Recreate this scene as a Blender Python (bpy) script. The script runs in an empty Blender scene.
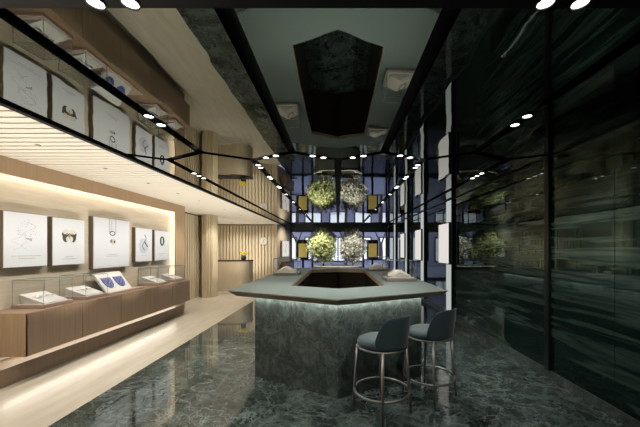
import bpy, bmesh, math, random
from mathutils import Vector, Matrix
random.seed(7)
S = bpy.context.scene
COL = S.collection
PI = math.pi

# ------------------------------------------------------------------ materials
def mat(name, col=(.5,.5,.5), rough=.5, metal=0., spec=.5, emis=None, estr=0., trans=0., ior=1.45, coat=0., sheen=0.):
    m = bpy.data.materials.new(name); m.use_nodes = True
    b = m.node_tree.nodes['Principled BSDF']
    b.inputs['Base Color'].default_value = (*col, 1)
    b.inputs['Roughness'].default_value = rough
    b.inputs['Metallic'].default_value = metal
    b.inputs['Specular IOR Level'].default_value = spec
    b.inputs['IOR'].default_value = ior
    b.inputs['Transmission Weight'].default_value = trans
    b.inputs['Coat Weight'].default_value = coat
    b.inputs['Sheen Weight'].default_value = sheen
    if emis:
        b.inputs['Emission Color'].default_value = (*emis, 1)
        b.inputs['Emission Strength'].default_value = estr
    return m

def nd(m, t, **kw):
    n = m.node_tree.nodes.new(t)
    for k, v in kw.items():
        if hasattr(n, k): setattr(n, k, v)
        else: n.inputs[k.replace('_', ' ')].default_value = v
    return n
def lk(m, a, b): m.node_tree.links.new(a, b)
def bsdf(m): return m.node_tree.nodes['Principled BSDF']
def coords(m, scale=(1,1,1), rot=(0,0,0)):
    tc = nd(m, 'ShaderNodeTexCoord'); mp = nd(m, 'ShaderNodeMapping')
    mp.inputs['Scale'].default_value = scale; mp.inputs['Rotation'].default_value = rot
    lk(m, tc.outputs['Object'], mp.inputs['Vector'])
    return mp.outputs['Vector']
def ramp(m, src, stops):
    r = nd(m, 'ShaderNodeValToRGB'); e = r.color_ramp.elements
    while len(e) < len(stops): e.new(.5)
    for i, (p, c) in enumerate(stops):
        e[i].position = p; e[i].color = (*c, 1)
    lk(m, src, r.inputs['Fac'])
    return r.outputs['Color']
def mixc(m, fac, a, b, mode='MIX'):
    n = nd(m, 'ShaderNodeMix'); n.data_type = 'RGBA'; n.blend_type = mode
    if isinstance(fac, (int, float)): n.inputs['Factor'].default_value = fac
    else: lk(m, fac, n.inputs['Factor'])
    for i, s in ((6, a), (7, b)):
        if isinstance(s, tuple): n.inputs[i].default_value = (*s, 1)
        else: lk(m, s, n.inputs[i])
    return n.outputs[2]
def bump(m, src, strength, dist=.01):
    b = nd(m, 'ShaderNodeBump'); b.inputs['Strength'].default_value = strength; b.inputs['Distance'].default_value = dist
    lk(m, src, b.inputs['Height']); lk(m, b.outputs['Normal'], bsdf(m).inputs['Normal'])

def marble(name, dark, mid, vein, rough, scale=1., spec=.5, sc3=(1,1,1)):
    m = mat(name, rough=rough, spec=spec)
    v = coords(m, tuple(scale*s for s in sc3))
    n1 = nd(m, 'ShaderNodeTexNoise', Scale=2.6, Detail=12., Roughness=.72, Distortion=.9); lk(m, v, n1.inputs['Vector'])
    base = ramp(m, n1.outputs['Fac'], [(.36, dark), (.5, mid), (.64, tuple(c*2.3 for c in mid))])
    c = base
    for sc, dst, wd, k in ((.75, 2.6, .012, .8), (1.9, 1.8, .016, .55), (4.5, 1.2, .03, .3)):
        n2 = nd(m, 'ShaderNodeTexNoise', Scale=sc, Detail=9., Roughness=.55, Distortion=dst); lk(m, v, n2.inputs['Vector'])
        veins = ramp(m, n2.outputs['Fac'], [(.5-wd, (0,0,0)), (.5, (k,k,k)), (.5+wd, (0,0,0))])
        c = mixc(m, veins, c, vein)
    lk(m, c, bsdf(m).inputs['Base Color'])
    return m

def wood(name, a, b, rough=.45, grain=(1,1,1), spec=.35):
    m = mat(name, rough=rough, spec=spec)
    v = coords(m, grain)
    n = nd(m, 'ShaderNodeTexNoise', Scale=1., Detail=6., Roughness=.6, Distortion=.3); lk(m, v, n.inputs['Vector'])
    lk(m, ramp(m, n.outputs['Fac'], [(.3, a), (.7, b)]), bsdf(m).inputs['Base Color'])
    return m

def emit(name, col, s):
    m = bpy.data.materials.new(name); m.use_nodes = True
    nt = m.node_tree; nt.nodes.clear()
    e = nt.nodes.new('ShaderNodeEmission'); o = nt.nodes.new('ShaderNodeOutputMaterial')
    e.inputs[0].default_value = (*col, 1); e.inputs[1].default_value = s
    nt.links.new(e.outputs[0], o.inputs[0])
    return m

def thin_glass(name, tint=(1,1,1), refl=1.0):
    m = bpy.data.materials.new(name); m.use_nodes = True
    nt = m.node_tree; nt.nodes.clear()
    t = nt.nodes.new('ShaderNodeBsdfTransparent'); g = nt.nodes.new('ShaderNodeBsdfGlossy'); mx = nt.nodes.new('ShaderNodeMixShader')
    f = nt.nodes.new('ShaderNodeMath'); lw = nt.nodes.new('ShaderNodeLayerWeight'); pw = nt.nodes.new('ShaderNodeMath'); o = nt.nodes.new('ShaderNodeOutputMaterial')
    t.inputs[0].default_value = (*tint, 1); g.inputs[0].default_value = (refl,)*3 + (1,); g.inputs['Roughness'].default_value = .01
    lw.inputs[0].default_value = .5; pw.operation = 'POWER'; pw.inputs[1].default_value = 4.
    f.operation = 'MULTIPLY_ADD'; f.inputs[1].default_value = .35; f.inputs[2].default_value = .02
    nt.links.new(lw.outputs['Facing'], pw.inputs[0]); nt.links.new(pw.outputs[0], f.inputs[0])
    nt.links.new(f.outputs[0], mx.inputs[0]); nt.links.new(t.outputs[0], mx.inputs[1]); nt.links.new(g.outputs[0], mx.inputs[2])
    nt.links.new(mx.outputs[0], o.inputs[0])
    return m

M = {}
M['marble_floor'] = marble('green_marble_floor', (.010,.015,.013), (.030,.042,.038), (.15,.18,.168), .05, 1.2, .5)
M['marble_base'] = marble('green_marble_brushed', (.026,.034,.031), (.050,.063,.057), (.13,.155,.14), .42, 2.6, .3)
M['cream_floor'] = wood('cream_stone', (.44,.39,.31), (.53,.48,.39), .25, (9,1.2,1), .5)
M['cream'] = wood('cream_board', (.72,.67,.57), (.76,.71,.61), .5, (1,20,1))
M['oak'] = wood('pale_oak', (.46,.40,.31), (.56,.50,.39), .5, (2,2.2,38))
M['oak_v'] = wood('pale_oak_upright', (.52,.43,.29), (.60,.51,.36), .5, (30,30,1.5))
M['brown'] = wood('brown_wood', (.20,.138,.09), (.26,.182,.122), .4, (40,40,1.5))
M['dark_panel'] = mat('dark_lacquer', (.032,.024,.018), .25)
M['tan'] = wood('tan_wood', (.38,.26,.155), (.45,.32,.20), .45, (30,30,2))
M['bronze'] = mat('bronze_edge', (.46,.33,.22), .4, .0)
M['leather'] = mat('grey_green_leather', (.135,.165,.153), .42, 0, .4)
M['black'] = mat('matt_black', (.004,.004,.004), .6, 0, .2)
M['frame_black'] = mat('satin_black_metal', (.012,.014,.013), .3, .3)
M['dark_frame'] = mat('dark_bronze_frame', (.12,.09,.06), .4)
M['seam'] = mat('dark_joint', (.03,.025,.02), .6)
M['gap'] = mat('shadow_gap_brown', (.10,.07,.045), .7)
M['gap_light'] = mat('batten_gap', (.30,.24,.16), .7)
M['white'] = mat('white_print', (.56,.58,.61), .4)
M['card'] = mat('white_card', (.56,.555,.54), .5)
M['ink'] = mat('grey_ink', (.27,.27,.28), .6)
M['ink_dark'] = mat('dark_ink', (.05,.05,.05), .5)
M['gold'] = mat('gold', (.75,.52,.18), .3, .8)
M['silver'] = mat('silver', (.55,.55,.55), .18, 1.)
M['onyx'] = mat('dark_green_stone', (.02,.07,.05), .2)
M['blue_ink'] = mat('blue_enamel', (.05,.07,.26), .4)
M['pale_blue'] = mat('pale_blue_wash', (.42,.46,.53), .5)
M['pearl'] = mat('pearl', (.52,.49,.44), .4)
M['cushion'] = mat('ivory_cushion', (.72,.66,.57), .7)
M['tray'] = mat('mauve_tray', (.40,.30,.25), .4)
M['tray_grey'] = mat('grey_brown_tray', (.30,.26,.23), .4)
M['edge'] = mat('glass_edge', (.16,.21,.19), .2)
M['velvet'] = mat('blue_green_velvet', (.022,.042,.048), .75, 0, .3, sheen=.15)
M['stool_metal'] = mat('brushed_bronze_metal', (.23,.22,.205), .38, .8)
M['steel'] = mat('grey_steel', (.13,.14,.15), .35, .6)
M['soil'] = mat('soil', (.03,.022,.015), .9)
M['plant_pot'] = mat('dark_planter', (.05,.055,.05), .5)
M['rim'] = mat('pale_rim', (.50,.50,.46), .5)
M['bark'] = mat('bark', (.09,.07,.05), .8)
M['yellow'] = mat('yellow_petals', (.85,.66,.03), .6)
M['clock_face'] = mat('clock_face', (.55,.53,.48), .4)
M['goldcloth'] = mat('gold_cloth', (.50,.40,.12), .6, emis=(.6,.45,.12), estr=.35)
M['pave'] = mat('paving', (.30,.30,.33), .7)
M['facade'] = mat('pale_facade', (.42,.42,.48), .8)
M['frost'] = mat('frosted_glass', (.22,.23,.34), .5, trans=.0)
def frosted():
    m = bpy.data.materials.new('frosted_glass'); m.use_nodes = True
    nt = m.node_tree; nt.nodes.clear()
    a = nt.nodes.new('ShaderNodeBsdfTranslucent'); o = nt.nodes.new('ShaderNodeOutputMaterial')
    a.inputs[0].default_value = (.8,.82,.9,1); nt.links.new(a.outputs[0], o.inputs[0]); return m
M['frost'] = frosted()
M['glass'] = thin_glass('clear_glass', (.996,.998,.997))
M['glass_win'] = thin_glass('window_glass', (.93,.95,.96))
M['led'] = emit('warm_led', (1.,.94,.85), 17.)
M['led_low'] = emit('warm_led_low', (1.,.94,.85), 11.)
M['led_cool'] = emit('neutral_led', (.98,1.,.95), 40.)
M['lens'] = emit('spot_lens', (1.,.98,.93), 9.)
M['lens_dim'] = emit('small_spot_lens', (1.,.95,.85), 1.6)
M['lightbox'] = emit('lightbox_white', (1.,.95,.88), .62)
M['tube'] = emit('white_light_strip', (.93,1.,.95), .4)
M['litwin'] = emit('lit_window', (.85,.90,1.), 1.2)

def leafmat(name, a, b):
    m = mat(name, rough=.5)
    n = nd(m, 'ShaderNodeTexNoise', Scale=7., Detail=3.); lk(m, coords(m), n.inputs['Vector'])
    lk(m, ramp(m, n.outputs['Fac'], [(.35, a), (.65, b)]), bsdf(m).inputs['Base Color'])
    return m
M['leaf'] = leafmat('olive_leaf', (.16,.20,.07), (.48,.50,.30))
M['leaf_pale'] = leafmat('silver_leaf', (.14,.15,.10), (.50,.48,.40))

# dark mirror of the ceiling
def make_mirror():
    m = mat('dark_mirror_film', (.195,.21,.187), 0., 1.)
    n = nd(m, 'ShaderNodeTexNoise', Scale=2.2, Detail=1.5); lk(m, coords(m), n.inputs['Vector'])
    bump(m, n.outputs['Fac'], .2, .012)
    return m
M['mirror'] = make_mirror()
def make_waveglass():
    m = mat('green_wave_glass', (.004,.01,.009), 0., 0, .5, ior=1.62)
    bsdf(m).inputs['Specular Tint'].default_value = (.48,.80,.70,1)
    v = coords(m, (1,.26,4.4), (.035,0,0))
    d = nd(m, 'ShaderNodeTexNoise', Scale=1.9, Detail=3.5, Roughness=.5, Distortion=.35); lk(m, v, d.inputs['Vector'])
    a = ramp(m, d.outputs['Fac'], [(.34, (.004,.010,.008)), (.47, (.009,.019,.016)), (.54, (.044,.072,.062)), (.59, (.014,.027,.022)), (.68, (.046,.074,.064))])
    lk(m, a, bsdf(m).inputs['Base Color'])
    bump(m, d.outputs['Fac'], .06, .012)
    return m
M['wave'] = make_waveglass()

# ------------------------------------------------------------------ mesh helpers
class MB:
    def __init__(s): s.v = []; s.f = []; s.mi = []
    def add(s, vs, fs, mi=0):
        o = len(s.v); s.v += [tuple(v) for v in vs]; s.f += [tuple(i+o for i in f) for f in fs]; s.mi += [mi]*len(fs); return s
    def box(s, x0, y0, z0, x1, y1, z1, mi=0):
        x0, x1 = sorted((x0, x1)); y0, y1 = sorted((y0, y1)); z0, z1 = sorted((z0, z1))
        return s.add([(x0,y0,z0),(x1,y0,z0),(x1,y1,z0),(x0,y1,z0),(x0,y0,z1),(x1,y0,z1),(x1,y1,z1),(x0,y1,z1)],
            [(3,2,1,0),(4,5,6,7),(0,1,5,4),(1,2,6,5),(2,3,7,6),(3,0,4,7)], mi)
    def prism(s, poly, z0, z1, poly1=None, mi=0):
        n = len(poly); p1 = poly1 or poly
        vs = [(x,y,z0) for x,y in poly] + [(x,y,z1) for x,y in p1]
        fs = [tuple(reversed(range(n))), tuple(range(n, 2*n))] + [(i,(i+1)%n,n+(i+1)%n,n+i) for i in range(n)]
        return s.add(vs, fs, mi)
    def ring(s, po, pi, z0, z1, po1=None, mi=0):
        n = len(po); po1 = po1 or po
        vs = [(x,y,z0) for x,y in po]+[(x,y,z1) for x,y in po1]+[(x,y,z0) for x,y in pi]+[(x,y,z1) for x,y in pi]
        fs = []
        for i in range(n):
            j = (i+1) % n
            fs += [(i,j,n+j,n+i), (2*n+j,2*n+i,3*n+i,3*n+j), (n+i,n+j,3*n+j,3*n+i), (j,i,2*n+i,2*n+j)]
        return s.add(vs, fs, mi)
    def tube(s, pts, r, n=10, closed=False, r1=None, mi=0):
        pts = [Vector(p) for p in pts]; k = len(pts); rings = []
        up = None
        for i, p in enumerate(pts):
            if closed: t = pts[(i+1) % k] - pts[i-1]
            else: t = pts[min(i+1, k-1)] - pts[max(i-1, 0)]
            t.normalize()
            if up is None:
                up = Vector((0,0,1)) if abs(t.z) < .9 else Vector((1,0,0))
            a = t.cross(up).normalized(); b = a.cross(t).normalized(); up = b
            rr = r if r1 is None else r + (r1-r)*i/(k-1)
            rings.append([p + a*math.cos(2*PI*q/n)*rr + b*math.sin(2*PI*q/n)*rr for q in range(n)])
        vs = [v for rg in rings for v in rg]; fs = []
        for i in range(k if closed else k-1):
            j = (i+1) % k
            for q in range(n):
                fs.append((i*n+q, i*n+(q+1) % n, j*n+(q+1) % n, j*n+q))
        if not closed: fs += [tuple(reversed(range(n))), tuple(range((k-1)*n, k*n))]
        return s.add(vs, fs, mi)
    def lathe(s, prof, c=(0,0,0), n=32, sx=1, sy=1, mi=0, cap=True):
        vs = []; fs = []; k = len(prof)
        for r, z in prof:
            for q in range(n):
                a = 2*PI*q/n; vs.append((c[0]+r*math.cos(a)*sx, c[1]+r*math.sin(a)*sy, c[2]+z))
        for i in range(k-1):
            for q in range(n):
                fs.append((i*n+q, i*n+(q+1) % n, (i+1)*n+(q+1) % n, (i+1)*n+q))
        if cap: fs += [tuple(reversed(range(n))), tuple(range((k-1)*n, k*n))]
        return s.add(vs, fs, mi)
    def build(s, name, m, parent=None, loc=(0,0,0), smooth=False, bevel=0, sub=0):
        me = bpy.data.meshes.new(name); me.from_pydata(s.v, [], s.f)
        ms = m if isinstance(m, (list, tuple)) else [m]
        for q in ms: me.materials.append(q)
        for p, i in zip(me.polygons, s.mi):
            p.material_index = i; p.use_smooth = smooth
        bm = bmesh.new(); bm.from_mesh(me); bmesh.ops.recalc_face_normals(bm, faces=bm.faces); bm.to_mesh(me); bm.free()
        o = bpy.data.objects.new(name, me); COL.objects.link(o); o.location = loc
        if parent: o.parent = parent
        if bevel:
            b = o.modifiers.new('b', 'BEVEL'); b.width = bevel; b.segments = 2; b.limit_method = 'ANGLE'
        if sub:
            u = o.modifiers.new('s', 'SUBSURF'); u.levels = sub; u.render_levels = sub
        return o

def tag(o, label, cat, group=None):
    o['label'] = label; o['category'] = cat
    if group: o['group'] = group
    return o
def thing(name, label, cat, loc=(0,0,0), rz=0, group=None):
    o = bpy.data.objects.new(name, None); COL.objects.link(o); o.empty_display_size = .1
    o.location = loc; o.rotation_euler = (0,0,rz)
    return tag(o, label, cat, group)
def struct(o, label=None):
    o['kind'] = 'structure'
    if label: o['label'] = label
    return o
def copy_thing(root, loc, label, rz=None, group=None):
    r = root.copy(); COL.objects.link(r); r.location = loc; r['label'] = label
    if rz is not None: r.rotation_euler = (0,0,rz)
    if group: r['group'] = group
    for ch in list(root.children):
        c = ch.copy(); COL.objects.link(c); c.parent = r
        for g in list(ch.children):
            d = g.copy(); COL.objects.link(d); d.parent = c
    return r
ORD = ['first','second','third','fourth','fifth','sixth','seventh','eighth','ninth','tenth','eleventh','twelfth','thirteenth','fourteenth']

# ------------------------------------------------------------------ room dimensions
HC = 2.57                      # ceiling height
XR, XL = 2.45, -2.45           # glossy wall / edge of the mirrored ceiling
YW = 15.0                      # shop window
YB = -1.3                      # behind the camera
XN = -3.95                     # back of the lit niche

# floors
struct(MB().box(XL, YB, -.1, XR+.1, YW+.1, 0).build('floor', M['marble_floor']), 'polished dark green marble floor')
struct(MB().box(-5.6, YB, -.1, XL, 13.2, 0).build('floor_cream', M['cream_floor']), 'cream stone floor along the wooden wall')
# right wall: glossy green wavy glass in panels, with a dark post
w = MB()
ys = [YB, 2.70, 3.54, 5.53, 6.6, 8.7, 10.8, 12.9, YW]
for a, b in zip(ys[:-1], ys[1:]):
    w.box(XR, a+.003, .1, XR+.03, b-.003, HC)
struct(w.build('wall_right', M['wave']), 'glossy dark green glass wall with wavy bands')
struct(MB().box(XR+.025, YB, 0, XR+.1, YW, HC+.1).build('wall_right_backing', M['seam']))
struct(MB().box(XR-.035, 3.50, .1, XR+.002, 3.575, HC).build('trim_1', M['frame_black']), 'black upright post on the green glass wall')
struct(MB().box(XR-.012, YB, 0, XR+.02, YW, .1).build('baseboard_right', M['marble_base']), 'marble skirting under the green glass wall')
struct(MB().box(XR-.012, YB, HC-.014, XR+.001, 3.5, HC).box(XR-.012, 3.575, HC-.014, XR+.001, YW, HC).build('trim_2', M['frame_black']))
# wall behind the camera
struct(MB().box(-5.6, YB-.1, 0, XR+.1, YB, HC+.1).build('wall_back', M['seam']))

# ------------------------------------------------------------------ ceiling: mirrored honeycomb panels with black grooves
G = .045
def zig(x):                    # y of the zigzag groove at x
    t = (x / .507) % 2.0
    t = t if t <= 1 else 2 - t
    return 3.655 - .285*t
def inset(poly, d):
    n = len(poly); out = []
    for i in range(n):
        p0, p1, p2 = Vector(poly[i-1]), Vector(poly[i]), Vector(poly[(i+1) % n])
        e1 = (p1-p0).normalized(); e2 = (p2-p1).normalized()
        n1 = Vector((-e1.y, e1.x)); n2 = Vector((-e2.y, e2.x))
        k = (n1+n2) / (1 + n1.dot(n2))
        out.append(tuple(p1 + k*d))
    return out
panels = []
near = [XL, -1.52, -.507, .507, 1.52, XR]
for a, b in zip(near[:-1], near[1:]):
    m_ = [k*.507 for k in range(-4, 5) if a+.02 < k*.507 < b-.02]
    top = [b] + sorted(m_, reverse=True) + [a]
    panels.append([(a, 1.31), (b, 1.31)] + [(x, zig(x)) for x in top])
far = [XL, -2.028, -1.014, 0, 1.014, 2.028, XR]
for a, b in zip(far[:-1], far[1:]):
    m_ = [k*.507 for k in range(-4, 5) if a+.02 < k*.507 < b-.02]
    bot = [a] + sorted(m_) + [b]
    panels.append([(x, zig(x)) for x in bot] + [(b, YW), (a, YW)])
c = MB()
for p in panels:
    c.prism(inset(p, G if True else 0), HC, HC+.02)
struct(c.build('ceiling', M['mirror']), 'dark mirrored ceiling divided by black grooves')
struct(MB().box(XL-.02, YB, HC+.06, XR+.1, YW+.2, HC+.12).build('ceiling_groove', M['black']), 'black recess in the grooves of the mirrored ceiling')
struct(MB().box(XL+.04, .9, HC-.002, XR, 1.353, HC+.06).build('trim_3', M['black']), 'black cross band of the mirrored ceiling')
struct(MB().box(XL-.02, YB, HC-.02, XL+.03, YW, HC+.07).build('trim_4', M['black']), 'black edge of the mirrored ceiling')

# slatted cream ceiling on the left: boards run across
s = MB()
y = YB
while y < 13.0:
    s.box(-5.6, y, HC-.012, XL-.02, y+.088, HC+.012); y += .114
struct(s.build('ceiling_slatted', M['cream']), 'cream slatted ceiling over the wooden display wall')
struct(MB().box(-5.6, YB, HC+.06, XL-.02, 13.2, HC+.12).build('ceiling_backing', M['gap']))

# ------------------------------------------------------------------ left: lit niche
NY0, NY1 = -.6, 7.15
struct(MB().box(XN-.08, NY0, 0, XN, 7.5, HC).build('wall_left', M['oak']), 'pale oak back of the lit display niche')
t = MB().box(-3.83, NY0, 2.36, -3.8, 7.57, HC-.013).box(XN, NY0, 2.45, -3.83, 7.57, HC-.013)
t.box(-3.83, NY1, 0, -3.8, 7.57, 2.36).box(XN, 7.5, 0, -3.83, 7.57, 2.45)
struct(t.build('trim_5', M['tan']), 'tan wooden frame of the lit display niche')
struct(MB().box(-3.87, NY0, 2.435, -3.84, 7.4, 2.449).build('trim_6', M['led']), 'light strip along the top of the niche')
struct(MB().box(-3.87, 7.33, .78, -3.84, 7.345, 2.42).build('trim_7', M['led']), 'light strip at the end of the niche')
struct(MB().box(-5.6, 7.5, 0, XN, 7.57, HC).build('wall_left_return', M['oak_v']))
def slats_x(x, y0, y1, z0, z1, face, step=.137, wdt=.095, dep=.03):   # upright battens on a wall facing +x
    b = MB(); y = y0
    while y + wdt <= y1 + 1e-6:
        b.box(x, y, z0, x+dep*face, y+wdt, z1); y += step
    return b
struct(MB().box(-4.45, 7.57, 0, -4.38, 9.75, HC).build('wall_left_recess', M['gap']))
struct(slats_x(-4.38, 7.6, 9.75, 0, HC-.05, 1).build('trim_8', M['oak_v']), 'upright battens in the recess past the niche')
struct(MB().box(-5.6, 9.7, 0, -4.2, 9.8, HC).build('wall_left_stub', M['oak_v']))
cl = MB()
for k in range(5):
    a = -PI/2 + k*PI/5.2
    cl.box(-4.2+.07*k, 9.35+.03*abs(k-2), 0, -4.2+.07*k+.058, 9.8, HC-.013)
struct(cl.build('column', M['oak_v']), 'cream ribbed column beside the reception desk')
struct(MB().box(-5.7, 9.8, 0, -5.6, 13.2, HC).build('wall_left_far', M['oak_v']))
struct(MB().box(-5.7, YB, 0, -5.6, 9.8, HC).build('wall_left_near', M['seam']))
# reception wall
struct(MB().box(-5.6, 13.1, 0, -2.62, 13.2, HC+.05).build('wall_reception', M['gap_light']))
b = MB(); x = -5.58
while x < -2.72:
    b.box(x, 13.05, 0, x+.098, 13.1, HC-.06); x += .137
struct(b.build('trim_9', M['oak_v']), 'upright battens of the reception wall')
# short side wall to the window, with a second lit niche
struct(MB().prism([(-2.72,13.02),(-2.60,13.02),(-2.34,YW),(-2.46,YW)], 0, HC).build('wall_side', M['oak_v']), 'oak side wall beside the shop window')

# ------------------------------------------------------------------ display bench under the pictures
bench = thing('display_bench', 'long brown wooden display bench floating above a lit plinth', 'bench', (-3.69, 5.2, 0))
def BL(x, y): return (x+3.69, y-5.2)
bb = MB(); x0, y0 = BL(XN, 3.37); x1, y1 = BL(-3.47, 7.11)
bb.box(x0+.003, y0+.02, .31, x1, y1, .775); bb.build('body', M['seam'], bench)
nP = 5; L = (y1-y0)/nP
for k in range(nP):
    MB().box(x1-.002, y0+k*L+.003, .305, x1+.018, y0+(k+1)*L-.003, .777).build('front_panel', M['brown'], bench)
MB().box(x0+.003, y0, .305, x1+.018, y0+.022, .777).build('end_panel', M['tan'], bench)
MB().box(x0+.003, y0+.01, .772, x1+.005, y1, .782).build('bench_top', M['brown'], bench)
x0, y0 = BL(XN, -.5); x1, y1 = BL(-3.61, 7.15)
MB().box(x0+.003, y0, 0, x1, y1, .2).build('plinth', M['brown'], bench)
x0, y0 = BL(-3.78, 3.42); x1, y1 = BL(-3.73, 7.0)
MB().box(x0, y0, .288, x1, y1, .309).build('light_strip', M['led_low'], bench)

# ------------------------------------------------------------------ pictures
def picture(y0, y1, z0, z1, label, art, name='framed_picture', cat='picture', group='pictures on the wall behind the bench', x=XN, th=.075):
    t = thing(name, label, cat, (x, (y0+y1)/2, z0), 0, group)
    W = (y1-y0)/2; H = z1-z0
    MB().box(.002, -W, 0, th-.008, W, H).build('picture_frame', M['dark_frame'], t)
    MB().box(th-.012, -W+.006, .006, th, W-.006, H-.006).build('print', M['white'], t)
    art(t, th, W, H)
    return t
def text_rows(t, x, H, widths, z=.15):
    for i, wd in enumerate(widths):
        b = MB(); y = -wd/2
        while y < wd/2:
            q = random.uniform(.008, .02); b.box(x, y, H*z-.03*i, x+.0008, min(y+q, wd/2), H*z-.03*i+.008); y += q+.006
        b.build('caption', M['ink'], t)
def disc(b, x, y, z, r, n=20, sy=1, sz=1):
    vs = [(x, y+r*math.cos(2*PI*q/n)*sy, z+r*math.sin(2*PI*q/n)*sz) for q in range(n)]
    vs2 = [(x+.002, v[1], v[2]) for v in vs]
    b.add(vs+vs2, [tuple(range(n)), tuple(range(n, 2*n))]+[(q,(q+1)%n,n+(q+1)%n,n+q) for q in range(n)])
def art_necklace(t, x, W, H):
    b = MB(); rnd = random.Random(3)
    for k in range(46):
        a = rnd.uniform(0, 2*PI); r = rnd.uniform(.04, .13)
        disc(b, x, r*math.cos(a), H*.68+r*math.sin(a)*1.0, rnd.uniform(.002, .005), 8)
    b.tube([(x, .12*math.sin(k*.5)*math.cos(k*.13), H*.83-.018*k) for k in range(20)], .0014, 5)
    b.tube([(x, -.12+.06*math.sin(k*.6), H*.62-.012*k) for k in range(18)], .0012, 5)
    b.build('necklace_sketch', M['ink'], t)
    c = MB(); c.tube([(x, -.02+.01*k, H*.535-.006*k*(k % 2)) for k in range(9)], .003, 5); c.build('pendant_line', M['ink_dark'], t)
    text_rows(t, x, H, (.36, .20), .20)
def art_brooch(t, x, W, H):
    for s_ in (-1, 1):
        b = MB(); disc(b, x-.001, s_*.056, H*.59, .056, sz=1.25); disc(b, x-.0008, s_*.082, H*.655, .040)
        b.build('dark_wing', M['ink_dark'], t)
        c = MB(); disc(c, x, s_*.052, H*.705, .050, sy=1.1, sz=.75); c.build('pale_wing', M['pearl'], t)
        c = MB(); disc(c, x+.0005, s_*.030, H*.555, .026, sz=1.5); c.build('wing_centre', M['pearl'], t)
    c = MB(); disc(c, x+.0012, 0, H*.62, .022); c.build('brooch_gold', M['gold'], t)
    d = MB()
    for q in range(7): disc(d, x+.002, -.06+.02*q, H*.655+.012*((q % 2)), .008, 8)
    d.build('brooch_gems', M['silver'], t)
    text_rows(t, x, H, (.14, .24), .17)
def art_earring(t, x, W, H):
    b = MB()
    b.box(x, -.085, H*.72, x+.002, -.075, H*.99).box(x, .065, H*.72, x+.002, .075, H*.99).box(x, -.03, H*.75, x+.002, -.022, H*.99)
    b.build('hanging_rods', M['ink'], t)
    r = MB(); r.tube([(x, -.01+.06*math.cos(a*.4), H*.70+.035*math.sin(a*.4)) for a in range(16)], .007, 6, True); r.build('ring', M['ink_dark'], t)
    c = MB(); disc(c, x, 0, H*.535, .055); disc(c, x, -.05, H*.545, .03); c.build('shell_disc', M['pearl'], t)
    d = MB(); disc(d, x+.002, .03, H*.53, .027); d.build('earring_stone', M['gold'], t)
    e = MB(); disc(e, x+.003, .035, H*.53, .016, sz=1.4); e.build('dark_stone', M['ink_dark'], t)
    text_rows(t, x, H, (.20, .30), .27)
def art_drop(t, x, W, H):
    k = MB(); disc(k, x-.0012, -.02, H*.47, .15, 28); k.build('blue_wash', M['pale_blue'], t)
    b = MB(); b.tube([(x, .06*math.sin(q*.55), H*.80-.026*q) for q in range(13)], .007, 6); b.build('silver_curl', M['silver'], t)
    c = MB(); c.tube([(x, .0+.017*q, H*.60-.018*q) for q in range(7)], .012, 6); c.build('dark_drop', M['ink_dark'], t)
    text_rows(t, x, H, (.14,), .17)
def art_ring(t, x, W, H):
    b = MB(); b.tube([(x, .058*math.cos(q*PI/14), H*.65+.088*math.sin(q*PI/14)) for q in range(28)], .018, 8, True); b.build('bracelet', M['onyx'], t)
    c = MB(); c.tube([(x+.016, .058*math.cos(q*PI/14), H*.65+.088*math.sin(q*PI/14)) for q in range(28)], .005, 6, True); c.build('bracelet_inlay', M['silver'], t)
    text_rows(t, x, H, (.24, .14), .22)
picture(3.53, 4.07, 1.275, 1.95, 'white framed picture of a pale grey necklace sketch above the bench', art_necklace)
picture(4.137, 4.665, 1.27, 1.94, 'white framed picture of a black and gold butterfly brooch', art_brooch)
picture(4.83, 5.67, 1.177, 2.02, 'largest white framed picture showing a gold earring under hanging rods', art_earring)
picture(5.84, 6.36, 1.25, 1.918, 'white framed picture of a dark curling drop on pale blue wash', art_drop)
picture(6.45, 6.98, 1.25, 1.905, 'white framed picture of a dark green oval bracelet, next to the lit niche end', art_ring)

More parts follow.
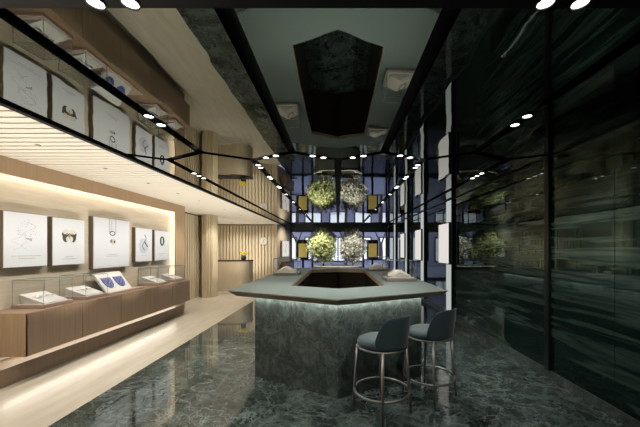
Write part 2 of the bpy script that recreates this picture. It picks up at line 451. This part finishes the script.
# ------------------------------------------------------------------ glass cases
def pane_box(b, x0, y0, z0, x1, y1, z1, t=.004):
    b.box(x0, y0, z0, x0+t, y1, z1).box(x1-t, y0, z0, x1, y1, z1).box(x0+t, y0, z0, x1-t, y0+t, z1).box(x0+t, y1-t, z0, x1-t, y1, z1)
    b.box(x0+t, y0+t, z1-t, x1-t, y1-t, z1)
def edges(b, x0, y0, z0, x1, y1, z1, r=.0035):
    for x in (x0, x1):
        for y in (y0, y1): b.tube([(x,y,z0),(x,y,z1)], r, 4)
    for z in (z1,):
        for x in (x0, x1): b.tube([(x,y0,z),(x,y1,z)], r, 4)
        for y in (y0, y1): b.tube([(x0,y,z),(x1,y,z)], r, 4)
def glass_case(label, cat, loc, wx, wy, h, group, face=1, rings=3, tray='tray', rz=0, glass_h=None, wedge=True):
    """tray with a low glass cover and an ivory wedge; `face` is the x side the wedge slopes to"""
    t = thing('glass_display_case', label, cat, loc, rz, group)
    a, b_ = wx/2, wy/2
    MB().prism([(-a+.005,-b_+.005),(a-.005,-b_+.005),(a-.005,b_-.005),(-a+.005,b_-.005)], .001, .045,
               [(-a,-b_),(a,-b_),(a,b_),(-a,b_)]).build('tray', M[tray], t, bevel=.004)
    MB().box(-a+.03,-b_+.03,.043,a-.03,b_-.03,.048).build('tray_pad', M['card'], t)
    g = MB(); pane_box(g, -a+.008,-b_+.008,.036,a-.008,b_-.008,h); gc = g.build('glass_cover', M['glass'], t)
    e = MB(); edges(e, -a+.01,-b_+.01,.036,a-.01,b_-.01,h); e.build('cover_edge', M['edge'], gc)
    if wedge:
        p = MB(); hx, hy = wx*.38, wy*.40
        lo, hi = .06, .165
        zf, zb = (lo, hi) if face > 0 else (hi, lo)
        p.add([(-hx,-hy*.85,.042),(hx,-hy*.85,.042),(hx,hy*.85,.042),(-hx,hy*.85,.042),(-hx,-hy,zb),(hx,-hy,zf),(hx,hy,zf),(-hx,hy,zb)],
              [(3,2,1,0),(4,5,6,7),(0,1,5,4),(1,2,6,5),(2,3,7,6),(3,0,4,7)])
        cu = p.build('wedge_cushion', M['card'], t, bevel=.006)
        for k in range(rings):
            yy = (k-(rings-1)/2)*wy*.2; r = MB(); zc = (lo+hi)/2+.012
            r.tube([(-.0+.028*math.cos(q*PI/8)*1.2, yy+.028*math.sin(q*PI/8), zc+.006*math.cos(q*PI/8)) for q in range(16)], .006, 6, True)
            r.lathe([(.004,.0),(.012,.008),(.004,.018)], (.03, yy, zc-.004), 8)
            r.build('ring', M['silver'], cu)
    return t
ZB = .782
XC = -3.74
BG = 'glass jewellery cases on the wooden bench'
c0 = glass_case('glass case with white wedge of silver rings nearest the bench near end', 'display case', (XC, 3.88, ZB), .39, .42, .34, BG)
copy_thing(c0, (XC, 4.50, ZB), 'glass case with white wedge under the brooch picture, second from the bench near end')
copy_thing(c0, (XC, 6.19, ZB), 'glass case on the bench just past the blue enamel earring stand')
copy_thing(c0, (XC, 6.86, ZB), 'glass case at the far end of the bench by the lit niche end')
# open stand with two blue earrings
es = thing('earring_stand', 'open white sloping stand with two blue enamel earrings on the bench', 'display stand', (XC, 5.14, ZB))
MB().box(-.19, -.42, .001, .19, .45, .03).build('tray', M['tray'], es)
bd = MB().add([(.12,-.36,.032),(.12,.22,.032),(-.10,.22,.33),(-.10,-.36,.33),(.09,-.36,.03),(.09,.22,.03),(-.14,.22,.33),(-.14,-.36,.33)],
    [(0,1,2,3),(7,6,5,4),(0,4,5,1),(3,2,6,7),(0,3,7,4),(1,5,6,2)]).build('sloping_board', M['card'], es)
def slope(u, v, off=.004):     # u along y, v 0..1 up the board
    return (.12-.22*v+off*.8, u, .032+.298*v+off*.6)
for yc in (-.20, .06):
    n = 14; pts = []
    for q in range(n+1):
        a = PI + PI*q/n; pts.append((yc+.095*math.cos(a)*(1 if True else 0), .52+.38*math.sin(a)))
    poly = [(yc-.10,.72),(yc+.10,.72)] + [(yc+.1*math.cos(PI*q/n), .58-.40*math.sin(PI*q/n)) for q in range(n+1)]
    f = MB(); k = len(poly)
    f.add([slope(u, v, .002) for u, v in poly]+[slope(u, v, .010) for u, v in poly], [tuple(range(k)), tuple(range(k,2*k))]+[(i,(i+1)%k,k+(i+1)%k,k+i) for i in range(k)])
    er = f.build('earring', M['blue_ink'], es)
    g = MB()
    for (du, v) in ((-.04,.6),(.04,.6),(0,.5),(-.03,.4),(.03,.4),(0,.3)):
        g.tube([slope(yc+du+.014*math.cos(q*PI/5), v+.045*math.sin(q*PI/5), .012) for q in range(10)], .003, 4, True)
    g.build('earring_gems', M['silver'], er)

# ------------------------------------------------------------------ counter
def hexa(a, y0, y1, y2, y3): return [(0,y0),(a,y1),(a,y2),(0,y3),(-a,y2),(-a,y1)]
ct = thing('display_counter', 'long hexagonal green marble counter with grey leather top and open middle', 'counter', (0, 5.4, 0))
def sh(p): return [(x, y-5.4) for x, y in p]
HT = 1.03
top_o = sh(hexa(1.25, 2.81, 3.45, 7.4, 8.0)); hole = sh(hexa(.60, 3.63, 3.93, 6.92, 7.2))
und_o = sh(hexa(1.16, 2.90, 3.495, 7.34, 7.90)); base_o = sh(hexa(.98, 3.05, 3.60, 7.2, 7.72)); base_i = sh(hexa(.63, 3.59, 3.91, 6.94, 7.24))
MB().ring(und_o, hole, HT-.068, HT-.006, top_o).build('top_slab', M['bronze'], ct)
MB().ring(sh(hexa(1.245,2.816,3.453,7.397,7.994)), sh(hexa(.606,3.622,3.927,6.923,7.207)), HT-.007, HT).build('leather_surface', M['leather'], ct)
MB().ring(base_o, base_i, 0, HT-.0685).build('base', M['marble_base'], ct)
MB().ring(sh(hexa(.628, 3.592, 3.912, 6.938, 7.238)), sh(hexa(.612, 3.606, 3.92, 6.93, 7.225)), .001, HT-.0685).build('inner_panel', M['dark_panel'], ct)
MB().ring(sh(hexa(1.035,3.0,3.57,7.23,7.76)), sh(hexa(1.015,3.02,3.58,7.215,7.745)), HT-.0745, HT-.0687).build('light_strip', M['led_cool'], ct)

CG = 'glass jewellery cases on the hexagonal counter'
k0 = glass_case('glass case with ivory cushion on the left side of the counter', 'display case', (-.93, 5.62, HT), .44, .44, .30, CG, -1, 0, 'tray_grey')
copy_thing(k0, (.92, 4.62, HT), 'glass case with ivory cushion on the right of the counter, nearest the stools')
copy_thing(k0, (.86, 6.65, HT), 'glass case with ivory cushion on the right of the counter, farther from the stools')
for r_ in [o for o in COL.objects if o.get('group') == CG]:
    for ch in list(r_.children):
        if ch.name.startswith('wedge_cushion'): bpy.data.objects.remove(ch)
    cu = MB(); n = 9
    fl = 1
    vs = []; fs = []
    prof = [(-.16,.044),(-.165,.075),(-.05,.15),(.0,.155),(.15,.085),(.165,.05),(.16,.044)]
    for yy, sc in ((-.15,.75),(-.12,1.),(.12,1.),(.15,.75)):
        for px, pz in prof: vs.append((px*sc*fl, yy, .042+(pz-.042)*sc))
    k = len(prof)
    for i in range(3):
        for j in range(k-1): fs.append((i*k+j, i*k+j+1, (i+1)*k+j+1, (i+1)*k+j))
        fs.append((i*k+k-1, i*k, (i+1)*k, (i+1)*k+k-1))
    fs += [tuple(range(k)), tuple(range(3*k, 4*k))]
    cu.add(vs, fs); co = cu.build('neck_cushion', M['cushion'], r_, smooth=True, bevel=.01)
    nk = MB(); nk.tube([(fl*(.06+.05*math.cos(q*PI/8)), .09*math.sin(q*PI/8), .140-.027*math.cos(q*PI/8)) for q in range(16)], .005, 6, True)
    nk.build('necklace', M['silver'], co)

# ------------------------------------------------------------------ stools
def make_stool(label, loc, rz):
    t = thing('bar_stool', label, 'stool', loc, rz, 'bar stools at the counter')
    MB().lathe([(.02,.612),(.205,.612),(.222,.622),(.228,.645),(.218,.668),(.19,.682),(.1,.688),(.01,.689)], n=40).build('seat', M['velvet'], t, smooth=True)
    MB().tube([(.222*math.cos(q*PI/20), .222*math.sin(q*PI/20), .606) for q in range(40)], .009, 8, True).build('seat_ring', M['stool_metal'], t, smooth=True)
    # back: local facing +y, so the shell wraps around -y
    n = 25; A = math.radians(60); vs = []; fs = []
    rows = 8
    for side in (0, 1):
        for i in range(n):
            u = -1+2*i/(n-1); a = -PI/2 + u*A
            hgt = .30*(1-abs(u)**5*.7) 
            for j in range(rows):
                v = j/(rows-1); lean = .030*v
                r = .236+lean - (0 if side == 0 else .030*(1-.55*v**4)*(1-.5*abs(u)**6))
                vs.append((r*math.cos(a), r*math.sin(a), .618+hgt*v))
    N = n*rows
    for i in range(n-1):
        for j in range(rows-1):
            p = i*rows+j; q = p+rows
            fs += [(p,q,q+1,p+1), (N+p,N+p+1,N+q+1,N+q)]
    for i in range(n-1):
        for j in (0, rows-1):
            p = i*rows+j; q = p+rows; fs.append((p,N+p,N+q,q))
    for i in (0, n-1):
        for j in range(rows-1):
            p = i*rows+j; fs.append((p,p+1,N+p+1,N+p))
    bk = MB(); bk.add(vs, fs); bk.build('backrest', M['velvet'], t, smooth=True, bevel=0, sub=1)
    for k in range(4):
        a = PI/4+k*PI/2; c_, s_ = math.cos(a), math.sin(a)
        MB().tube([(.268*c_, .268*s_, 0), (.252*c_,.252*s_,.2), (.222*c_, .222*s_, .606)], .011, 10, r1=.016).build('leg', M['stool_metal'], t, smooth=True)
    MB().tube([(.252*math.cos(q*PI/24), .252*math.sin(q*PI/24), .2) for q in range(48)], .012, 8, True).build('foot_ring', M['stool_metal'], t, smooth=True)
    return t
st = make_stool('blue green velvet bar stool nearest the camera, before the counter point', (.405, 2.83, 0), math.radians(39))
copy_thing(st, (.94, 3.15, 0), 'blue green velvet bar stool farther along, by the counter right corner', math.radians(39))

# ------------------------------------------------------------------ reception desk, flowers, clock
dk = thing('reception_desk', 'cream wooden reception desk with rounded corner and thin dark top', 'desk', (-3.7, 10.8, 0))
out = [(-.62,.35),(-.62,-.30),(.18,-.30)] + [(.18+.42*math.sin(q*PI/16), .12-.42*math.cos(q*PI/16)) for q in range(1, 9)] + [(.60,.35)]
MB().prism(out, .04, 1.07).build('desk_body', M['oak_v'], dk)
MB().prism([(x*.98, y*.98) for x, y in out], 0, .04).build('desk_plinth', M['cream'], dk)
MB().prism([(x*1.02, y*1.03) for x, y in out], 1.07, 1.105).build('desk_top', M['seam'], dk)
fv = thing('flower_vase', 'dark vase of yellow flowers standing on the reception desk', 'vase', (-3.32, 10.72, 1.105))
MB().lathe([(.06,0),(.085,.03),(.09,.10),(.075,.16),(.07,.17)], n=20).build('vase', M['ink_dark'], fv, smooth=True)
rnd = random.Random(5)
for k in range(22):
    a = rnd.uniform(0, 2*PI); r = .13*math.sqrt(rnd.random()); z = .20+.12*rnd.random()*(1-r/.2)
    f = MB(); f.lathe([(.006,0),(.035,.012),(.042,.03),(.028,.045),(.008,.05)], (r*math.cos(a), r*math.sin(a), z), 9); f.build('flower', M['yellow'], fv, smooth=True)
ck = thing('wall_clock', 'round white wall clock on the reception battens', 'clock', (-3.18, 13.05, 1.84))
def yl(b, rads, y0, y1, n=36):
    vs = [(rads*math.cos(2*PI*q/n), y, rads*math.sin(2*PI*q/n)) for y in (y0, y1) for q in range(n)]
    b.add(vs, [tuple(range(n)), tuple(range(n,2*n))]+[(q,(q+1)%n,n+(q+1)%n,n+q) for q in range(n)]); return b
yl(MB(), .175, -.001, -.035).build('clock_rim', M['bronze'], ck); yl(MB(), .158, -.034, -.039).build('clock_face', M['clock_face'], ck)
h = MB().tube([(0,-.042,0),(.06,-.042,.075)], .006, 6); h.build('hour_hand', M['ink_dark'], ck)
h = MB().tube([(0,-.043,0),(-.03,-.043,-.12)], .004, 6); h.build('minute_hand', M['ink_dark'], ck)

# far left niche near the window
pk = thing('framed_picture', 'white picture in the far niche beside the shop window', 'picture', (-2.44, 13.95, 1.15), -math.radians(7.5))
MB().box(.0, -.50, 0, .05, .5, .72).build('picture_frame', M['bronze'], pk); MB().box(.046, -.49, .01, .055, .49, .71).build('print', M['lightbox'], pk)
b = MB(); b.tube([(.057, .10*math.sin(q*.5), .58-.03*q) for q in range(14)], .012, 6); b.build('silver_motif', M['ink'], pk)
wc = thing('wall_cabinet', 'brown wooden wall cabinet below the far niche picture', 'cabinet', (-2.42, 13.95, .45), -math.radians(7.5))
MB().box(0, -.6, 0, .26, .6, .45).build('cabinet_body', M['brown'], wc); MB().box(-.0, -.61, .45, .27, .61, .47).build('cabinet_top', M['seam'], wc)

# ------------------------------------------------------------------ right wall: light columns and lit pictures
for k, yy in enumerate((6.61, 8.69, 10.77, 12.9)):
    t = thing('light_column', f'{["nearest","second","third","farthest"][k]} slim white lit column along the green glass wall', 'light column', (XR, yy, 0), 0, 'lit columns on the green glass wall')
    MB().box(-.05, -.16, .1, -.003, .16, HC-.016).build('column_casing', M['frame_black'], t)
    MB().box(-.056, -.14, .12, -.049, .14, HC-.03).build('light_panel', M['tube'], t)
for k, yy in enumerate((6.77, 8.93, 11.1)):
    t = thing('lit_picture', f'white lit picture in black frame on the {["nearest","second","third"][k]} column of the green wall', 'picture', (XR-.058, yy, 1.17), 0, 'lit pictures on the columns')
    MB().box(-.05, -.33, 0, -.001, .33, .90).build('picture_frame', M['frame_black'], t)
    MB().box(-.056, -.31, .02, -.049, .31, .88).build('print', M['lightbox'], t)

# ------------------------------------------------------------------ shop window
XW0, XW1 = -2.36, XR
wf = MB()
for x in (XW0, -1.30, 1.20, XW1-.1):
    wf.box(x, YW, 0, x+.09, YW+.12, HC-.2)
wf.box(XW0, YW, HC-.24, XW1, YW+.14, HC+.05).box(XW0, YW, 0, XW1, YW+.12, .1)
wf.box(XW0, YW+.01, .95, -1.3, YW+.1, 1.0).box(1.2, YW+.01, .95, XW1, YW+.1, 1.0)
win = struct(wf.build('window_1', M['steel']), 'shop window with grey steel frame')
MB().box(XW0+.09, YW+.05, .1, XW1-.1, YW+.058, HC-.24).build('pane', M['glass_win'], win)
MB().box(XW0+.09, YW+.03, .1, -1.30, YW+.045, .95).box(1.29, YW+.03, .1, XW1-.1, YW+.045, .95).build('frosted_panel', M['frost'], win)
for sx, lab in ((-1.69, 'gold window display box in black frame left of the trees'), (1.66, 'gold window display box in black frame right of the trees')):
    t = thing('window_display', lab, 'display box', (sx, YW-.35, 1.0), 0, 'gold display boxes at the shop window')
    MB().box(-.27, .0, 0, .27, .16, .94).build('box_frame', M['frame_black'], t)
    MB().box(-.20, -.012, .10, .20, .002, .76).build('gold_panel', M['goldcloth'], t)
    MB().lathe([(.05,0),(.06,.03),(.02,.07),(.005,.09)], (0,-.02,.80), 10).build('crest', M['gold'], t)
    MB().box(-.05, .05, -1.0, .05, .12, 0).build('post', M['frame_black'], t)

# planter with two bushy trees
pl = thing('planter', 'long dark oval planter with pale rim behind the counter by the window', 'planter', (0, 11.2, 0))
MB().lathe([(.78,0),(.82,.05),(.86,.86),(.79,.86),(.01,.84)], n=48, sy=.55).build('pot', M['plant_pot'], pl, smooth=False)
MB().lathe([(.85,.861),(.90,.861),(.90,.90),(.85,.90),(.85,.861)], n=48, sy=.55, cap=False).build('rim', M['rim'], pl)
MB().lathe([(.79,.862),(.4,.86),(.01,.865)], n=32, sy=.55).build('soil', M['soil'], pl)
def tree(label, loc, rx, rz_, zc, n, m, seed):
    side = -1 if loc[0] < 0 else 1
    t = thing('bushy_tree', label, 'tree', loc)
    r = random.Random(seed); br = MB()
    br.tube([(0,0,.0),(.02,.01,.25),(-.02,.0,zc)], .035, 8, r1=.015)
    tips = []
    for k in range(26):
        a = r.uniform(0,2*PI); e = r.uniform(-.3,1.3); L = r.uniform(.55,.95)
        tip = (side*abs(rx*L*math.cos(a)*math.cos(e)) if rx*L*abs(math.cos(a)*math.cos(e)) > .42 else rx*L*math.cos(a)*math.cos(e), rx*.8*L*math.sin(a)*math.cos(e), zc+rz_*L*math.sin(e)); tips.append(tip)
        br.tube([(0,0,zc*.55+.2*r.random()), (tip[0]*.5, tip[1]*.5, (tip[2]+zc*.6)/2+.05), tip], .012, 5, r1=.004)
    br.build('trunk', M['bark'], t)
    lf = MB()
    for k in range(n):
        a = r.uniform(0,2*PI); u = r.uniform(-1,1); q = (r.random()**.45)*(1+.16*math.sin(3*a+seed)*math.cos(4*u))
        s_ = math.sqrt(1-u*u)
        p = Vector((rx*q*s_*math.cos(a), rx*.8*q*s_*math.sin(a), zc+rz_*q*u))
        if (p.x+loc[0])*side < .09 or p.z < .13: continue
        d = (Vector((p.x, p.y, p.z-zc))*.6+Vector((r.uniform(-1,1), r.uniform(-1,1), r.uniform(-.4,1)))*.5).normalized()
        sd = d.cross(Vector((r.uniform(-1,1), r.uniform(-1,1), r.uniform(-1,1)))).normalized()
        Lf = r.uniform(.045,.085); Wf = Lf*.26; nn = d.cross(sd)*.006
        lf.add([p, p+d*Lf*.5+sd*Wf+nn, p+d*Lf, p+d*Lf*.5-sd*Wf+nn], [(0,1,2),(0,2,3)])
    f = lf.build('foliage', M[m] , t); 
    return t
tree('fuller yellow green bushy tree in the planter, left of the pair', (-.54, 11.2, .872), .58, .62, .72, 8500, 'leaf', 3)
tree('paler silvery bushy tree in the planter, right of the pair', (.54, 11.25, .872), .50, .62, .72, 6000, 'leaf_pale', 8)

# ------------------------------------------------------------------ street outside
struct(MB().box(-30, YW+.12, -.2, 30, 40, -.02).build('street', M['pave']), 'paving outside the shop window')
bl = thing('street_building', 'pale building with lit windows across the street', 'building', (0, 27, -.02))
MB().box(-16, 0, 0, 16, 4, 9).build('facade', M['facade'], bl)
for i in range(-6, 7):
    for z0 in (.4, 3.6):
        f = MB().box(i*2.2-.75, -.08, z0, i*2.2+.75, -.001, z0+2.2).build('window_frame', M['frame_black'], bl)
        MB().box(i*2.2-.66, -.10, z0+.1, i*2.2-.05, -.07, z0+2.1).box(i*2.2+.05, -.10, z0+.1, i*2.2+.66, -.07, z0+2.1).build('pane', M['litwin'], f)
for k, (x, lab) in enumerate(((-2.6,'bare dark street tree outside, left of the window'), (.5,'bare dark street tree outside, behind the planter'), (2.9,'bare dark street tree outside, right of the window'))):
    t = thing('street_tree', lab, 'tree', (x, 19.5+k*.5, -.02))
    b = MB().tube([(0,0,0),(.03,0,1.3),(0,0,2.0)], .10, 8, r1=.08).tube([(0,0,1.8),(.35,0,2.8),(.6,.1,4.2)], .06, 7, r1=.02).tube([(0,0,1.8),(-.4,0,2.7),(-.7,.1,4.0)], .06, 7, r1=.02)
    b.build('trunk', M['bark'], t)

# ------------------------------------------------------------------ spotlights
F = 305.
def onceil(px, py):
    y = F*(HC-1.5)/(249-py); return ((px-338)*y/F, y)
LAMPS = []
def make_downlight(label, x, y, z, group, lens='lens', k=1.):
    t = thing('spotlight', label, 'spotlight', (x, y, z), 0, group)
    MB().lathe([(.033*k,0),(.040*k,0),(.040*k,.03),(.033*k,.03),(.033*k,0)], n=20, cap=False).build('bezel', M['frame_black'], t)
    MB().lathe([(.001,.006),(.033*k,.006),(.033*k,.010),(.001,.010)], n=20).build('lens', M[lens], t)
    return t
proto = None
warm_proto = None
def downlight(label, x, y, group, z=HC-.008):
    global proto
    if proto is None:
        proto = make_downlight(label, x, y, z, group); return proto
    return copy_thing(proto, (x, y, z), label, None, group)
def lamp(x, y, z, e, col, angle=80, blend=.8, r=0., tx=0, ty=0):
    l = bpy.data.lights.new('spot_lamp', 'SPOT'); l.energy = e; l.color = col; l.spot_size = math.radians(angle); l.spot_blend = blend; l.shadow_soft_size = r
    o = bpy.data.objects.new('spot_lamp', l); COL.objects.link(o); o.location = (x+.04*tx, y+.06*(ty>0), z-.03)
    o.rotation_euler = Vector((-tx, -ty, 1)).to_track_quat('Z', 'Y').to_euler()
    return o
NEUT = (1., .97, .90); WARM = (1., .94, .85)
SPOT_E = 26
lines = []
def row(desc, pts, group, lit=True, e=1., **kw):
    for i, (x, y) in enumerate(pts):
        o_ = ORD[i] + (' from the near end' if len(pts) > 2 else (' and nearer' if i == 0 else ' and farther'))
        downlight(f'small round spotlight in {desc}, {o_}', x, y, group)
        if lit: lamp(x, y, HC-.02, SPOT_E*e, NEUT, **kw)
SG = 'spotlights in the ceiling grooves'
for sgn, side in ((-1,'left'), (1,'right')):
    row(f'the {side} groove running to the window', [(sgn*1.014, v) for v in (3.88,4.0,4.5,4.62,5.2,5.32,5.95,6.9,7.02,8.2,9.5,10.9,12.4)], SG, True, .6, tx=-sgn*.3)
    row(f'the outer {side} groove past the zigzag', [(sgn*2.028, v) for v in (4.3,4.45,4.6)], SG, True, .5)
    row(f'the near {side} groove by the wall side', [(sgn*1.52, v) for v in (2.45,2.62)], SG, True, 1.2, tx=sgn*.45, ty=.25)
    row(f'the zigzag {side} of the central point', [(sgn*.17, zig(.17)), (sgn*.29, zig(.29))], SG, True, 1.)
    row(f'the outer {side} zigzag slope', [(sgn*.71, zig(.71)), (sgn*.84, zig(.84))], SG, True, 1.)
    row(f'the black cross band at the {side} top', [(sgn*.90, 1.322), (sgn*1.05, 1.322)], SG, True, 1.3, tx=-sgn*.25, ty=.75)
def warm_downlight(label, x, y, group):
    global warm_proto
    if warm_proto is None:
        warm_proto = make_downlight(label, x, y, HC-.016, group, 'lens_dim', .6); return warm_proto
    return copy_thing(warm_proto, (x, y, HC-.016), label, None, group)
# warm lights of the slatted ceiling
for i, yy in enumerate((2.2, 3.1, 4.0, 4.9, 5.8, 6.7, 8.2, 9.6, 11.2)):
    warm_downlight(f'small warm spotlight in the cream slatted ceiling, {ORD[i]} from the near end', -3.05, yy, 'spotlights in the slatted ceiling')
    lamp(-3.05, yy, HC-.035, 46, WARM, 130, .9, tx=-.15)
for i, (xx, yy) in enumerate(((-4.2,12.1),(-3.2,12.1),(-4.9,11.5))):
    warm_downlight(f'small warm spotlight above the reception battens, {ORD[i]} of three', xx, yy, 'spotlights above the reception desk')
    lamp(xx, yy, HC-.035, 46, WARM, 120, .9, ty=.3)
# added floor-level lamps, without any fixtures, to brighten the slatted ceiling
for yy in (-.4, .7, 1.8, 2.9, 4.0, 5.1, 6.2, 7.3, 8.4):
    l = lamp(-2.72, yy, .06, 80, WARM, 105, .6); l.rotation_euler = (PI, 0, 0)
for xx, yy in ((-4.6,11.0),(-3.0,9.6),(-2.9,11.8),(-3.6,12.4)):  # more added floor-level lamps, brightening the reception end from below
    l = lamp(xx, yy, .06, 55, WARM, 130, .9); l.rotation_euler = (PI, 0, 0)
lamp(-3.4, 8.6, HC-.05, 60, WARM, 100, .8, ty=.7); lamp(-2.8, 8.9, HC-.05, 22, WARM, 120, 1., tx=-1.2, ty=.0)  # lamps without fixtures, added to lift the dark desk, column and recess
lamp(-1.6, 13.4, HC-.05, 55, WARM, 110, .8, tx=-.8, ty=.2)  # added lamp, no fixture, brightens the dark side wall near the window
# light on the trees
lamp(-.9, 10.2, HC-.05, 300, (1.,.95,.70), 70, .6, tx=.3, ty=.5)
lamp(.5, 10.2, HC-.05, 260, (1.,.97,.9), 70, .6, tx=0, ty=.5)

# ------------------------------------------------------------------ world, camera
W = bpy.data.worlds.new('dusk'); S.world = W; W.use_nodes = True
bg = W.node_tree.nodes['Background']; bg.inputs[0].default_value = (.58,.61,.88,1); bg.inputs[1].default_value = 1.35
cam = bpy.data.cameras.new('camera'); co = bpy.data.objects.new('camera', cam); COL.objects.link(co)
co.location = (0,0,1.5); co.rotation_euler = (PI/2,0,0)
cam.sensor_width = 36; cam.lens = F*36/640
cam.shift_x = -18/640; cam.shift_y = 35.5/640
cam.clip_start = .05
S.camera = co
S.view_settings.view_transform = 'Standard'
try: S.view_settings.look = 'None'
except Exception: pass
S.view_settings.gamma = 1; S.view_settings.exposure = 0.3
S.view_settings.use_curve_mapping = False
S.cycles.max_bounces = 10; S.cycles.diffuse_bounces = 4; S.cycles.glossy_bounces = 5; S.cycles.transparent_max_bounces = 24
S.cycles.sample_clamp_indirect = 4.0
S.cycles.caustics_reflective = False; S.cycles.caustics_refractive = False
